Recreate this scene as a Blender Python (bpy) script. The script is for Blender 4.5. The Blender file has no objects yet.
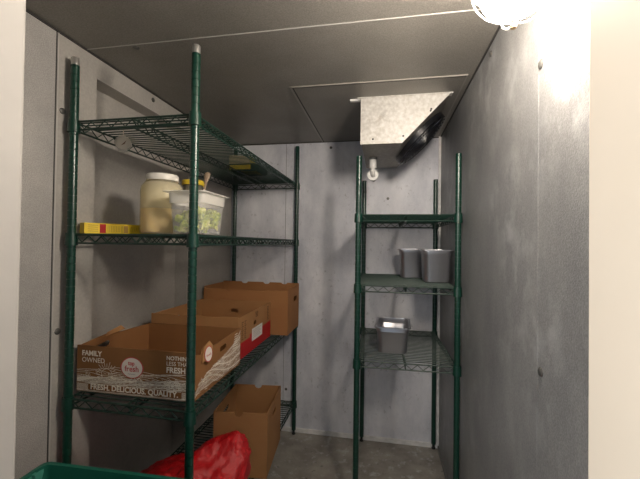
import bpy, bmesh, math, random
from mathutils import Vector, Matrix, noise
random.seed(7)
PI = math.pi
scene = bpy.context.scene
COL = scene.collection

# ------------------------------------------------------------------ materials
MATS = {}
def _new(name):
    m = bpy.data.materials.new(name); m.use_nodes = True
    nt = m.node_tree
    b = nt.nodes['Principled BSDF']
    MATS[name] = m
    return m, nt, b

def plain(name, col, rough=.5, metal=0., spec=.5, **kw):
    m, nt, b = _new(name)
    b.inputs['Base Color'].default_value = (*col, 1)
    b.inputs['Roughness'].default_value = rough
    b.inputs['Metallic'].default_value = metal
    b.inputs['Specular IOR Level'].default_value = spec
    for k, v in kw.items():
        b.inputs[k.replace('_', ' ')].default_value = v
    return m

def coords(nt, scale=(1, 1, 1)):
    g = nt.nodes.new('ShaderNodeNewGeometry')
    mp = nt.nodes.new('ShaderNodeMapping')
    mp.inputs['Scale'].default_value = scale
    nt.links.new(g.outputs['Position'], mp.inputs['Vector'])
    return mp.outputs['Vector']

def noise_node(nt, vec, scale, detail=3., rough=.55):
    n = nt.nodes.new('ShaderNodeTexNoise')
    n.inputs['Scale'].default_value = scale
    n.inputs['Detail'].default_value = detail
    n.inputs['Roughness'].default_value = rough
    nt.links.new(vec, n.inputs['Vector'])
    return n.outputs['Fac']

def ramp(nt, fac, stops):
    r = nt.nodes.new('ShaderNodeValToRGB')
    e = r.color_ramp.elements
    while len(e) < len(stops): e.new(.5)
    for el, (p, c) in zip(e, stops):
        el.position = p; el.color = (*c, 1) if len(c) == 3 else c
    nt.links.new(fac, r.inputs['Fac'])
    return r.outputs['Color']

def mix(nt, fac, a, b, mode='MIX'):
    n = nt.nodes.new('ShaderNodeMix'); n.data_type = 'RGBA'; n.blend_type = mode
    for sock, v in ((n.inputs[0], fac), (n.inputs[6], a), (n.inputs[7], b)):
        if hasattr(v, 'links') or hasattr(v, 'is_linked'):
            nt.links.new(v, sock)
        elif isinstance(v, (int, float)):
            sock.default_value = v
        else:
            sock.default_value = (*v, 1)
    return n.outputs[2]

def bump(nt, b, fac, strength, dist=.002):
    n = nt.nodes.new('ShaderNodeBump')
    n.inputs['Strength'].default_value = strength
    n.inputs['Distance'].default_value = dist
    nt.links.new(fac, n.inputs['Height'])
    nt.links.new(n.outputs['Normal'], b.inputs['Normal'])

def metal_sheet(name, lo, hi, rough=.45, metal=.3, grain=260., gs=.35, mott=5., stains=None, stretch=(1, 1, 1), gmix=.22):
    """Galvanised / embossed sheet: large mottling, fine grain, optional dark scuffs."""
    m, nt, b = _new(name)
    v = coords(nt)
    big = noise_node(nt, coords(nt, stretch), mott, 6., .62)
    col = ramp(nt, big, [(.32, lo), (.68, hi)])
    fine = noise_node(nt, v, grain, 2.)
    col = mix(nt, gmix, col, ramp(nt, fine, [(.3, (.05, .05, .05)), (.7, (1, 1, 1))]), 'OVERLAY')
    if stains:
        sc, lowp, highp, colr, amt = stains
        s = noise_node(nt, coords(nt, (1, 1, .8)), sc, 6., .65)
        k = noise_node(nt, v, sc * .22, 2.)
        mk = ramp(nt, s, [(lowp, (0, 0, 0)), (highp, (1, 1, 1))])
        mk2 = ramp(nt, k, [(.45, (0, 0, 0)), (.62, (amt, amt, amt))])
        fac = mix(nt, 1., mk, mk2, 'MULTIPLY')
        col = mix(nt, fac, col, colr)
    nt.links.new(col, b.inputs['Base Color'])
    b.inputs['Metallic'].default_value = metal
    b.inputs['Roughness'].default_value = rough
    bump(nt, b, fine, gs)
    return m

def mottled(name, lo, hi, scale, rough=.7, bs=.15, spec=.3, fine=120.):
    m, nt, b = _new(name)
    v = coords(nt)
    col = ramp(nt, noise_node(nt, v, scale, 4.), [(.3, lo), (.7, hi)])
    nt.links.new(col, b.inputs['Base Color'])
    b.inputs['Roughness'].default_value = rough
    b.inputs['Specular IOR Level'].default_value = spec
    bump(nt, b, noise_node(nt, v, fine, 2.), bs)
    return m

M_LEFT = metal_sheet('embossed_aluminium', (.335, .325, .31), (.43, .415, .395), .5, .15, 330, .5, 6.)
M_LEFT2 = metal_sheet('smooth_galvanised', (.35, .332, .305), (.46, .438, .403), .5, .12, 120, .06, 3., (14., .55, .75, (.26, .25, .24), .5), (1, 1, 1), .07)
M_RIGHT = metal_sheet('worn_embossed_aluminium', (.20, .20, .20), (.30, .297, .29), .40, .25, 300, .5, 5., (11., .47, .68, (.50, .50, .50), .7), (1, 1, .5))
M_BACK = metal_sheet('white_galvanised', (.50, .515, .575), (.88, .88, .92), .5, .05, 140, .08, 4.5, (42., .56, .68, (.30, .30, .31), .8), (1, 1, .45), .08)
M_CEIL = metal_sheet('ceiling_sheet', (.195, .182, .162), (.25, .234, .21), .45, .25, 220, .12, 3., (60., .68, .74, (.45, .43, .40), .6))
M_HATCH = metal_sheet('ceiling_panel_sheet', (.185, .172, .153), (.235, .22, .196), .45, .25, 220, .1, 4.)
M_JAMB = mottled('cream_paint', (.86, .75, .61), (.90, .79, .65), 3., .55, .05, .4, 40)
M_JAMB_DIM = mottled('cream_paint_dimmed', (.41, .39, .365), (.46, .44, .41), 6., .55, .1, .4, 90)  # same jamb paint, darkened to offset the lamp's strong light on it
def floor_mat():
    m, nt, b = _new('worn_concrete')
    v = coords(nt)
    col = ramp(nt, noise_node(nt, v, 5., 6., .6), [(.32, (.17, .157, .138)), (.68, (.38, .355, .31))])
    st = ramp(nt, noise_node(nt, v, 16., 5., .7), [(.55, (0, 0, 0)), (.68, (.7, .7, .7))])
    col = mix(nt, st, col, (.52, .52, .53))
    dk = ramp(nt, noise_node(nt, v, 34., 3., .6), [(.64, (0, 0, 0)), (.72, (.6, .6, .6))])
    col = mix(nt, dk, col, (.05, .045, .04))
    nt.links.new(col, b.inputs['Base Color'])
    b.inputs['Roughness'].default_value = .55
    bump(nt, b, noise_node(nt, v, 60., 4.), .25)
    return m
M_FLOOR = floor_mat()
M_GREEN = plain('green_epoxy', (.0035, .036, .023), .30, 0, .6)
M_GREENW = plain('green_epoxy_wire', (.003, .026, .017), .5, 0, .6)
M_SILVER = plain('bare_steel', (.62, .60, .57), .35, .8)
M_DARK = plain('dark_rubber', (.012, .013, .013), .55)
M_STEEL = plain('stainless_steel', (.50, .50, .53), .3, .88)
M_BOLT = plain('grey_plug', (.10, .098, .092), .4, .4)
M_SEAM = plain('seam_strip', (.52, .505, .48), .4, .3)
M_BEAD = plain('ceiling_bead', (.30, .28, .25), .45, .3)
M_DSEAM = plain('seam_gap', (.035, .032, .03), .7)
M_WTRIM = mottled('white_cove', (.60, .59, .58), (.86, .85, .83), 18., .6, .1)
M_KRAFT = mottled('kraft_board', (.215, .098, .036), (.26, .122, .046), 5., .75, .1, .2)
M_KRAFT_L = mottled('pale_kraft_board', (.31, .155, .062), (.36, .185, .076), 5., .75, .1, .2)
M_KRAFT_O = mottled('orange_kraft_board', (.31, .142, .054), (.36, .168, .066), 4., .75, .1, .2)
M_KRAFT_IN = mottled('kraft_board_edge', (.33, .165, .064), (.39, .20, .08), 9., .8, .1, .2)
M_PRINT = plain('cream_ink', (.84, .76, .65), .7, 0, .2)
M_INK = plain('brown_ink', (.20, .085, .028), .75, 0, .2)
M_DINK = plain('dark_brown_ink', (.10, .045, .02), .75, 0, .2)
M_REDINK = plain('red_ink', (.42, .012, .014), .6, 0, .3)
M_LOGOW = plain('badge_white', (.72, .66, .60), .6, 0, .3)
M_LOGOR = plain('badge_red', (.47, .06, .06), .6, 0, .3)
M_GREYINK = plain('grey_ink', (.32, .30, .28), .7)
M_LABEL = plain('paper_label', (.68, .66, .62), .7)
M_WHITEP = plain('white_plastic', (.78, .75, .68), .4)
M_PVC = plain('pvc_white', (.80, .79, .76), .35)
M_YELLOW = plain('yellow_carton', (.78, .56, .015), .5)
M_YLID = plain('yellow_lid', (.72, .52, .03), .4)
M_BEIGE = plain('beige_card', (.50, .41, .27), .7)
M_HOUSING = metal_sheet('white_enamel', (.50, .48, .445), (.64, .615, .57), .4, .05, 60, .03, 7., (24., .58, .68, (.26, .21, .16), .75))
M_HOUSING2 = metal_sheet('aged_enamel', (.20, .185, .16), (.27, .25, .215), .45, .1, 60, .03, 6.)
M_BLACK = plain('black_plastic', (.008, .009, .012), .28, 0, .6)
M_BLUE = plain('blue_black_blade', (.012, .022, .06), .3, .3)
M_TOTE = plain('green_tote_plastic', (.012, .125, .085), .38)
M_TOTE_LIT = plain('green_tote_plastic_lit', (.07, .31, .235), .38)  # tote green lightened to stand for lamplight on the inner end
M_WOOD = mottled('worn_tan_handle', (.20, .14, .09), (.36, .27, .19), 60., .6, .1)
M_DRESS = plain('pale_dressing', (.93, .70, .34), .5)
M_DIAL = plain('dial_face', (.36, .33, .28), .35)
M_CASE = plain('dull_case_metal', (.36, .34, .30), .4, .4)
M_GASKET = plain('grey_caulk', (.18, .175, .165), .6)

def translucent(name, col, op, rough=.35):
    m = bpy.data.materials.new(name); m.use_nodes = True; nt = m.node_tree
    b = nt.nodes['Principled BSDF']; out = nt.nodes['Material Output']
    b.inputs['Base Color'].default_value = (*col, 1); b.inputs['Roughness'].default_value = rough
    tl = nt.nodes.new('ShaderNodeBsdfTranslucent'); tl.inputs['Color'].default_value = (*col, 1)
    tr = nt.nodes.new('ShaderNodeBsdfTransparent'); tr.inputs['Color'].default_value = (*[min(1, c * 1.1) for c in col], 1)
    m1 = nt.nodes.new('ShaderNodeMixShader'); m1.inputs[0].default_value = .15
    nt.links.new(b.outputs[0], m1.inputs[1]); nt.links.new(tl.outputs[0], m1.inputs[2])
    m2 = nt.nodes.new('ShaderNodeMixShader'); m2.inputs[0].default_value = op
    nt.links.new(tr.outputs[0], m2.inputs[1]); nt.links.new(m1.outputs[0], m2.inputs[2])
    nt.links.new(m2.outputs[0], out.inputs['Surface'])
    return m
M_JAR = translucent('milky_jar_plastic', (.93, .89, .79), .20)
M_TUB = translucent('frosted_tub_plastic', (.95, .94, .92), .17)
M_TUBRIM = translucent('frosted_rim_plastic', (.92, .90, .86), .6)
M_SMEAR = translucent('dressing_smears', (.90, .85, .72), .5)
M_SMALLJAR = translucent('cloudy_glass', (.40, .37, .28), .45)

def bag_mat():
    m, nt, b = _new('red_film')
    v = coords(nt)
    col = ramp(nt, noise_node(nt, v, 14., 5., .6), [(.42, (.46, .006, .010)), (.60, (.52, .010, .014)), (.72, (.54, .04, .04))])
    nt.links.new(col, b.inputs['Base Color'])
    b.inputs['Roughness'].default_value = .36
    b.inputs['Specular IOR Level'].default_value = .6
    bump(nt, b, noise_node(nt, v, 38., 6., .65), .9, .008)
    return m
M_BAG = bag_mat()
def lettuce_mat():
    m, nt, b = _new('cut_lettuce')
    v = coords(nt)
    col = ramp(nt, noise_node(nt, v, 22., 4., .6), [(.36, (.16, .24, .01)), (.5, (.48, .56, .04)), (.64, (.95, .92, .34))])
    nt.links.new(col, b.inputs['Base Color']); b.inputs['Roughness'].default_value = .5
    bump(nt, b, noise_node(nt, v, 70., 4.), .5, .006)
    return m
M_LETTUCE = lettuce_mat()
def lamp_mat():
    m, nt, b = _new('lit_globe')
    b.inputs['Base Color'].default_value = (1, 1, 1, 1)
    b.inputs['Emission Color'].default_value = (1., .885, .76, 1)
    b.inputs['Emission Strength'].default_value = 162.
    return m
M_LAMP = lamp_mat()

# ------------------------------------------------------------------ mesh helpers
class MB:
    """Collects shapes in world coordinates, links them as ONE mesh object."""
    def __init__(self): self.bm = bmesh.new()
    def _xf(self, vs, mtx):
        if mtx is not None: bmesh.ops.transform(self.bm, matrix=mtx, verts=vs)
        return vs
    def box(self, x0, x1, y0, y1, z0, z1, mtx=None, bev=0.):
        r = bmesh.ops.create_cube(self.bm, size=1)['verts']
        for v in r:
            v.co = Vector(((x0 + x1) / 2 + v.co.x * (x1 - x0), (y0 + y1) / 2 + v.co.y * (y1 - y0), (z0 + z1) / 2 + v.co.z * (z1 - z0)))
        if bev > 0:
            es = list({e for v in r for e in v.link_edges})
            res = bmesh.ops.bevel(self.bm, geom=es, offset=bev, segments=2, profile=.5, affect='EDGES', clamp_overlap=True)
            r = list({v for f in res['faces'] for v in f.verts} | {v for v in r if v.is_valid})
        self._xf(r, mtx); return self
    def rod(self, a, b, r, n=6, r2=None, cap=True):
        a = Vector(a); b = Vector(b); d = b - a
        if d.length < 1e-7: return self
        q = d.to_track_quat('Z', 'Y').to_matrix()
        ra, rb = [], []
        r2 = r if r2 is None else r2
        for i in range(n):
            t = 2 * PI * i / n
            o = Vector((math.cos(t), math.sin(t), 0))
            ra.append(self.bm.verts.new(a + q @ (o * r))); rb.append(self.bm.verts.new(b + q @ (o * r2)))
        for i in range(n):
            self.bm.faces.new((ra[i], ra[(i + 1) % n], rb[(i + 1) % n], rb[i]))
        if cap:
            self.bm.faces.new(ra[::-1]); self.bm.faces.new(rb)
        return self
    def path(self, pts, r, n=8, closed=False):
        pts = [Vector(p) for p in pts]; N = len(pts); rings = []
        ref = None
        for i, p in enumerate(pts):
            if closed: t = pts[(i + 1) % N] - pts[i - 1]
            else: t = pts[min(i + 1, N - 1)] - pts[max(i - 1, 0)]
            t.normalize()
            if ref is None:
                ref = t.orthogonal().normalized()
            ref = (ref - t * ref.dot(t)).normalized()
            bi = t.cross(ref)
            rings.append([self.bm.verts.new(p + (ref * math.cos(2 * PI * k / n) + bi * math.sin(2 * PI * k / n)) * r) for k in range(n)])
        for i in range(N if closed else N - 1):
            A = rings[i]; B = rings[(i + 1) % N]
            for k in range(n):
                try: self.bm.faces.new((A[k], A[(k + 1) % n], B[(k + 1) % n], B[k]))
                except ValueError: pass
        if not closed:
            self.bm.faces.new(rings[0][::-1]); self.bm.faces.new(rings[-1])
        return self
    def lathe(self, prof, c=(0, 0, 0), n=24, mtx=None):
        rings = []
        allv = []
        for (r, z) in prof:
            if r < 1e-6:
                v = self.bm.verts.new((c[0], c[1], c[2] + z)); rings.append([v]); allv.append(v)
            else:
                R = [self.bm.verts.new((c[0] + r * math.cos(2 * PI * k / n), c[1] + r * math.sin(2 * PI * k / n), c[2] + z)) for k in range(n)]
                rings.append(R); allv += R
        for A, B in zip(rings, rings[1:]):
            for k in range(n):
                j = (k + 1) % n
                if len(A) == 1 and len(B) == 1: continue
                if len(A) == 1: self.bm.faces.new((A[0], B[j], B[k]))
                elif len(B) == 1: self.bm.faces.new((A[k], A[j], B[0]))
                else: self.bm.faces.new((A[k], A[j], B[j], B[k]))
        self._xf(allv, mtx); return self
    def loft(self, rings, cap0=True, cap1=True, mtx=None):
        R = [[self.bm.verts.new(p) for p in ring] for ring in rings]
        n = len(R[0])
        for A, B in zip(R, R[1:]):
            for k in range(n):
                self.bm.faces.new((A[k], A[(k + 1) % n], B[(k + 1) % n], B[k]))
        if cap0: self.bm.faces.new(R[0][::-1])
        if cap1: self.bm.faces.new(R[-1])
        self._xf([v for r in R for v in r], mtx); return self
    def prism(self, poly, mtx, t0, t1):
        """2D polygon (u,v) extruded along w from t0 to t1, placed by mtx."""
        a = [self.bm.verts.new(mtx @ Vector((u, v, t0))) for u, v in poly]
        b = [self.bm.verts.new(mtx @ Vector((u, v, t1))) for u, v in poly]
        n = len(poly)
        for k in range(n): self.bm.faces.new((a[k], a[(k + 1) % n], b[(k + 1) % n], b[k]))
        self.bm.faces.new(a[::-1]); self.bm.faces.new(b); return self
    def strip(self, pts, w, mtx, t=.0004):
        """Printed line: flat ribbon of width w along a 2D polyline."""
        for (a, b) in zip(pts, pts[1:]):
            a = Vector(a); b = Vector(b); d = b - a
            if d.length < 1e-6: continue
            n = Vector((-d.y, d.x)).normalized() * w / 2
            q = [a - n, b - n, b + n, a + n]
            self.bm.faces.new([self.bm.verts.new(mtx @ Vector((p.x, p.y, t))) for p in q])
        return self
    def poly(self, pts, mtx, t=.0004):
        self.bm.faces.new([self.bm.verts.new(mtx @ Vector((u, v, t))) for u, v in pts]); return self
    def build(self, name, mat, parent=None, smooth=False, normals=True):
        bm = self.bm
        if normals: bmesh.ops.recalc_face_normals(bm, faces=bm.faces)
        return link_bm(name, bm, mat, parent, smooth)

def world_loc(o):
    v = Vector((0, 0, 0))
    while o is not None: v += o.location; o = o.parent
    return v

def link_bm(name, bm, mat, parent=None, smooth=False):
    me = bpy.data.meshes.new(name)
    off = world_loc(parent) if parent else None
    if off is None:
        xs = [v.co for v in bm.verts]
        lo = Vector([min(c[i] for c in xs) for i in range(3)]); hi = Vector([max(c[i] for c in xs) for i in range(3)])
        off = Vector(((lo.x + hi.x) / 2, (lo.y + hi.y) / 2, lo.z)); loc = off
    else: loc = Vector((0, 0, 0))
    bmesh.ops.translate(bm, verts=bm.verts, vec=-off)
    bm.to_mesh(me); bm.free()
    if mat: me.materials.append(mat)
    if smooth:
        for p in me.polygons: p.use_smooth = True
        me.set_sharp_from_angle(angle=math.radians(38))
    o = bpy.data.objects.new(name, me); COL.objects.link(o)
    o.location = loc
    if parent: o.parent = parent
    return o

def tag(o, label=None, cat=None, group=None, kind=None):
    for k, v in (('label', label), ('category', cat), ('group', group), ('kind', kind)):
        if v: o[k] = v
    return o
def thing(name, loc, label, cat, group=None):
    o = bpy.data.objects.new(name, None); COL.objects.link(o); o.location = loc
    o.empty_display_size = .05
    return tag(o, label, cat, group)
def structure(o, label, cat): return tag(o, label, cat, None, 'structure')

def copy_tree(o, parent=None):
    c = o.copy(); COL.objects.link(c)
    if parent: c.parent = parent
    for ch in list(o.children): copy_tree(ch, c)
    return c

def plate(name, outline, holes, th, mtx, mat, parent):
    """Flat board with cut-outs: outline and holes in (u,v), thickness th along w."""
    cu = bpy.data.curves.new(name, 'CURVE'); cu.dimensions = '2D'; cu.fill_mode = 'BOTH'; cu.extrude = th / 2
    for pts in [outline] + list(holes):
        s = cu.splines.new('POLY'); s.points.add(len(pts) - 1); s.use_cyclic_u = True
        for p, (u, v) in zip(s.points, pts): p.co = (u, v, 0, 1)
    return from_curve(name, cu, mtx, mat, parent)
def text(name, body, size, mtx, mat, parent, align='LEFT', bold=0., th=.0003, sx=1.):
    cu = bpy.data.curves.new(name, 'FONT'); cu.body = body; cu.size = size; cu.extrude = th / 2; cu.offset = bold
    cu.align_x = align; cu.align_y = 'CENTER'; cu.resolution_u = 3
    return from_curve(name, cu, mtx @ Matrix.Scale(sx, 4, (1, 0, 0)), mat, parent)
def from_curve(name, cu, mtx, mat, parent):
    tmp = bpy.data.objects.new('tmp', cu); COL.objects.link(tmp)
    dg = bpy.context.evaluated_depsgraph_get()
    me = bpy.data.meshes.new_from_object(tmp.evaluated_get(dg))
    bm = bmesh.new(); bm.from_mesh(me)
    bmesh.ops.transform(bm, matrix=mtx, verts=bm.verts)
    bmesh.ops.remove_doubles(bm, verts=bm.verts, dist=1e-6)
    bpy.data.objects.remove(tmp); bpy.data.meshes.remove(me); bpy.data.curves.remove(cu)
    return link_bm(name, bm, mat, parent)

def frame(o, u, v):
    """Matrix whose local x,y run along u,v from origin o; z is their normal."""
    u = Vector(u).normalized(); v = Vector(v).normalized(); w = u.cross(v)
    m = Matrix((u, v, w)).transposed().to_4x4(); m.translation = Vector(o)
    return m
def rot_about(cx, cy, deg):
    return Matrix.Translation((cx, cy, 0)) @ Matrix.Rotation(math.radians(deg), 4, 'Z') @ Matrix.Translation((-cx, -cy, 0))
def rrect(cx, cy, hw, hd, r, z, n=5):
    out = []
    for (sx, sy, a0) in ((1, 1, 0), (-1, 1, 90), (-1, -1, 180), (1, -1, 270)):
        for i in range(n):
            a = math.radians(a0 + 90 * i / (n - 1))
            out.append((cx + sx * (hw - r) + r * math.cos(a), cy + sy * (hd - r) + r * math.sin(a), z))
    return out

# ------------------------------------------------------------------ room (metres)
XL, XR, YF, YB, ZC = -1.064, .355, .45, 2.309, 1.9675
DX0, DX1, DZ = -.556, .2315, 1.93              # doorway in the front wall
floor = structure(MB().box(XL - .3, XR + .3, -.2, YB + .1, -.08, 0).build('floor', M_FLOOR), 'worn grey-brown concrete floor of the cold room', 'floor')
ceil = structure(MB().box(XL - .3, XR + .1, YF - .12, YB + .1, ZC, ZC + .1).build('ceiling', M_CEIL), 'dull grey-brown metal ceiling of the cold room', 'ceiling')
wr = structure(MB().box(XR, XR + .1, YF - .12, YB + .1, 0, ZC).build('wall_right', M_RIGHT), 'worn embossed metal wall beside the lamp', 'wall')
wb = structure(MB().box(XL - .3, XR, YB, YB + .1, 0, ZC).build('wall_back', M_BACK), 'blotchy pale galvanised wall behind both racks', 'wall')
# left wall: embossed panel near the doorway, smooth panel with a recessed opening beyond the seam
SY = .962; RY0, RY1, RZ0, RZ1, RD = 1.123, 1.757, .02, 1.882, .075
b = MB()
b.box(XL - .1, XL, YF - .12, SY, 0, ZC)
wl = structure(b.build('wall_left', M_LEFT), 'embossed grey metal wall panel nearest the doorway', 'wall')
b = MB()
b.box(XL - .1, XL, SY, RY0, 0, ZC); b.box(XL - .1, XL, RY0, RY1, RZ1, ZC); b.box(XL - .1, XL, RY1, YB, 0, ZC)
b.box(XL - .1, XL, RY0, RY1, 0, RZ0)
structure(b.build('wall_left', M_LEFT2), 'smooth grey metal wall behind the large rack', 'wall')
structure(MB().box(XL - .13, XL - RD, RY0, RY1, RZ0, RZ1).build('door_1', M_LEFT2), 'recessed flat metal panel set in the wall behind the large rack', 'door')
b = MB()                                     # front wall around the doorway (behind the picture's edges)
M_J = M_JAMB
b.box(XL, DX0 - .03, YF - .12, YF, 0, ZC); b.box(DX1 + .03, XR, YF - .12, YF, 0, ZC); b.box(DX0 - .03, DX1 + .03, YF - .12, YF, DZ + .03, ZC)
structure(b.build('wall_front', M_LEFT), 'front wall around the doorway', 'wall')
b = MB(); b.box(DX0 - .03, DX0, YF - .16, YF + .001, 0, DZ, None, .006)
structure(b.build('trim_1', M_JAMB_DIM), 'cream painted door jamb at the far side from the lamp', 'door jamb')
b = MB(); b.box(DX1, DX1 + .03, YF - .16, YF + .001, 0, DZ, None, .006)
structure(b.build('trim_2', M_JAMB), 'cream painted door jamb beside the lit wall', 'door jamb')
b = MB(); b.box(DX0 - .03, DX1 + .03, YF - .16, YF + .001, DZ, DZ + .03, None, .006)
structure(b.build('trim_3', M_JAMB), 'cream painted door head', 'door jamb')
# seams and edges
structure(MB().box(XL, XL + .0025, SY - .0015, SY + .004, 0, ZC).build('trim_4', M_SEAM), 'raised seam between the embossed and smooth wall panels', 'seam')
structure(MB().box(XL, XL + .001, SY - .005, SY - .0015, 0, ZC).build('trim_5', M_DSEAM), 'dark gap beside the wall seam', 'seam')
structure(MB().box(XR - .0004, XR, .888, .891, 0, ZC).build('trim_6', M_RIGHT), 'raised vertical seam in the wall beside the lamp', 'seam')
structure(MB().box(XL, XR, 1.072, 1.0755, ZC - .0015, ZC).build('trim_7', M_SEAM, None), 'pale seam running across the ceiling', 'seam')
structure(MB().box(-.6655, -.6635, YB - .0006, YB, 0, ZC).build('trim_8', M_DSEAM), 'dark vertical seam in the back wall behind the large rack', 'seam')
structure(MB().box(XR - .014, XR, YB - .014, YB, 0, ZC).build('trim_9', M_WTRIM), 'pale cove strip in the back corner beside the narrow rack', 'cove strip')
structure(MB().box(XL, XR, YB - .012, YB, 0, .026).build('baseboard_back', M_WTRIM), 'chipped white strip along the foot of the back wall', 'baseboard')
structure(MB().box(XR - .008, XR, YF, YB - .02, 0, .02).build('baseboard_right', M_GASKET), 'grey strip along the foot of the worn wall', 'baseboard')
structure(MB().box(XL, XL + .005, YF, YB, ZC - .006, ZC).build('trim_10', M_DSEAM), 'dark caulk line above the left wall', 'seam')
structure(MB().box(XR - .005, XR, YF, YB, ZC - .006, ZC).build('trim_11', M_DSEAM), 'dark caulk line above the worn wall', 'seam')
structure(MB().box(XL, XR, YB - .004, YB, ZC - .006, ZC).build('trim_12', M_DSEAM), 'dark caulk line above the back wall', 'seam')
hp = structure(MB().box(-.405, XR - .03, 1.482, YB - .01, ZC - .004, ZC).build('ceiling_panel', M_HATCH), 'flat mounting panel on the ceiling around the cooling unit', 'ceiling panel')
b = MB(); b.box(-.405, -.399, 1.482, YB - .01, ZC - .0046, ZC - .0035); b.box(-.405, XR - .03, 1.482, 1.486, ZC - .0046, ZC - .0035)  # thin dark strips laid along two panel edges
structure(b.build('trim_15', M_DSEAM), 'dark strip inside the ceiling panel edge', 'seam')
b = MB(); b.box(-.415, -.405, 1.476, YB - .01, ZC - .0042, ZC); b.box(-.411, XR - .024, 1.476, 1.482, ZC - .0042, ZC); b.box(XR - .03, XR - .024, 1.482, YB - .01, ZC - .0042, ZC)
structure(b.build('trim_13', M_BEAD), 'pale caulk bead round the ceiling panel', 'seam')

structure(MB().box(XL, XL + .0025, RY0, RY1, RZ1, RZ1 + .0035).build('trim_14', M_SEAM), 'pale strip standing for the lit edge above the recess in the left wall', 'trim')  # lighter colour here imitates light caught along the lintel edge
def plug(p, n, parent, r=.0105):
    m = Matrix.Translation(p) @ Vector(n).to_track_quat('Z', 'Y').to_matrix().to_4x4()
    MB().lathe([(0, 0), (r, 0), (r, .0022), (r * .8, .004), (0, .0045)], n=16, mtx=m).build('panel_plug', M_BOLT, parent, True)
for y, z in ((.984, 1.709), (1.444, 1.936), (.984, .972)): plug((XL, y, z), (1, 0, 0), wl)
for y, z in ((1.262, 1.931), (.876, 1.697), (.869, .991)): plug((XR, y, z), (-1, 0, 0), wr)
for x, z in ((.027, 1.577), (-.644, .279), (-.354, 1.925)): plug((x, YB, z), (0, -1, 0), wb, .009)
plug((-.875, 1.092, ZC), (0, 0, -1), ceil)

# ------------------------------------------------------------------ wire shelving
def shelving(nm, label, group, fl, th, w, d, levels, tops, tip, mid=1, rise=(0, 0, 0, 0)):
    c, s = math.cos(th), math.sin(th)
    e1 = Vector((c, s, 0)); e2 = Vector((-s, c, 0)); o = Vector((fl[0], fl[1], 0))
    root = thing(nm, o + e1 * w / 2 + e2 * d / 2, label, 'shelf rack', group)
    R = .0135
    corners = [o, o + e1 * w, o + e2 * d, o + e1 * w + e2 * d]
    proto = None
    for i, cpt in enumerate(corners):
        if proto is None:
            prof = [(0, .03)]
            z = .03; prof.append((R, z))
            while z < tops - .03:
                z += .0254
                prof += [(R, z - .0022), (R - .0018, z - .0016), (R - .0018, z + .0002), (R, z + .0008)]
            prof += [(R, tops - .001), (R - .001, tops), (0, tops)]
            proto = MB().lathe(prof, tuple(cpt), 14).build('post', M_GREEN, root, True)
            MB().lathe([(0, 0), (.011, 0), (.012, .006), (.008, .010), (.008, .03), (0, .03)], tuple(cpt), 14).build('levelling_foot', M_DARK, proto, True)
            base = cpt.copy()
            po = proto
        else:
            po = copy_tree(proto); po.parent = root
            po.location = proto.location + (cpt - base)
            if rise[i]:                        # its top stands a little higher
                MB().lathe([(0, tops - .004), (R - .0004, tops - .004), (R - .0004, tops + rise[i] - .002), (R - .002, tops + rise[i]), (0, tops + rise[i])], tuple(base), 14).build('post_extension', M_GREEN, proto, True).parent = po
    for po, cpt in zip([x for x in root.children if x.name.startswith('post')], corners):
        k = corners.index(cpt)
        if tip[k]:
            MB().lathe([(0, tops), (R - .0008, tops), (R - .0008, tops + .024), (R - .0022, tops + .026), (R - .0022, tops + .012), (0, tops + .012)],
                       tuple(world_loc(po) - world_loc(proto) + base), 14).build('post_tip', M_SILVER, po, True)
    hz = .028
    for z in levels:
        f = MB(); g = R + .002
        def rail(a, bb, up=True):
            f.rod(a + Vector((0, 0, z)), bb + Vector((0, 0, z)), .0034, 6)
            f.rod(a + Vector((0, 0, z - hz)), bb + Vector((0, 0, z - hz)), .0034, 6)
            L = (bb - a).length; n = max(2, int(round(L / .0265)))
            pts = [a.lerp(bb, j / n) + Vector((0, 0, z - (hz - .003) if j % 2 else z - .003)) for j in range(n + 1)]
            f.path(pts, .0022, 5)
        A, B, C2, D2 = corners
        rail(A + e1 * g, B - e1 * g); rail(C2 + e1 * g, D2 - e1 * g)
        rail(A + e2 * g, C2 - e2 * g); rail(B + e2 * g, D2 - e2 * g)
        for k in range(mid):
            t = (k + 1) / (mid + 1)
            rail(A.lerp(B, t), C2.lerp(D2, t))
        sh = f.build('shelf', M_GREENW, root, True)
        dk = MB(); n = int(d / .0245)
        for j in range(1, n):
            p = A.lerp(C2, j / n); q = B.lerp(D2, j / n)
            dk.rod(p + Vector((0, 0, z + .003)), q + Vector((0, 0, z + .003)), .0024, 6)
        dk.build('wire_deck', M_GREENW, sh, True)
        for cpt in corners:
            MB().lathe([(R + .0004, z - .036), (R + .0062, z - .036), (R + .0042, z + .006), (R + .0004, z + .006), (R + .0004, z - .036)], tuple(cpt), 16).build('corner_collar', M_GREEN, sh, True)
    return root
Z3, Z2, Z1, Z0 = 1.6747, 1.2951, .7481, .2128
ZA, ZBB, ZCC = 1.4145, 1.0818, .7278
TOP = .0056                                    # deck surface above the rail line
shelving('wire_shelving_rack', 'large dark green wire shelving rack holding produce cartons along the wall', None, (-1.0289, .9959), -.0052, .4452, 1.2804, [Z3, Z2, Z1, Z0], 1.866, (1, 1, 0, 0), rise=(0, 0, .066, .066))
shelving('wire_shelving_rack', 'narrow dark green wire shelving rack with steel pans in the far corner', None, (-.117, 1.6478), .0137, .4488, .637, [ZA, ZBB, ZCC], 1.692, (0, 0, 0, 0))

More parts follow.
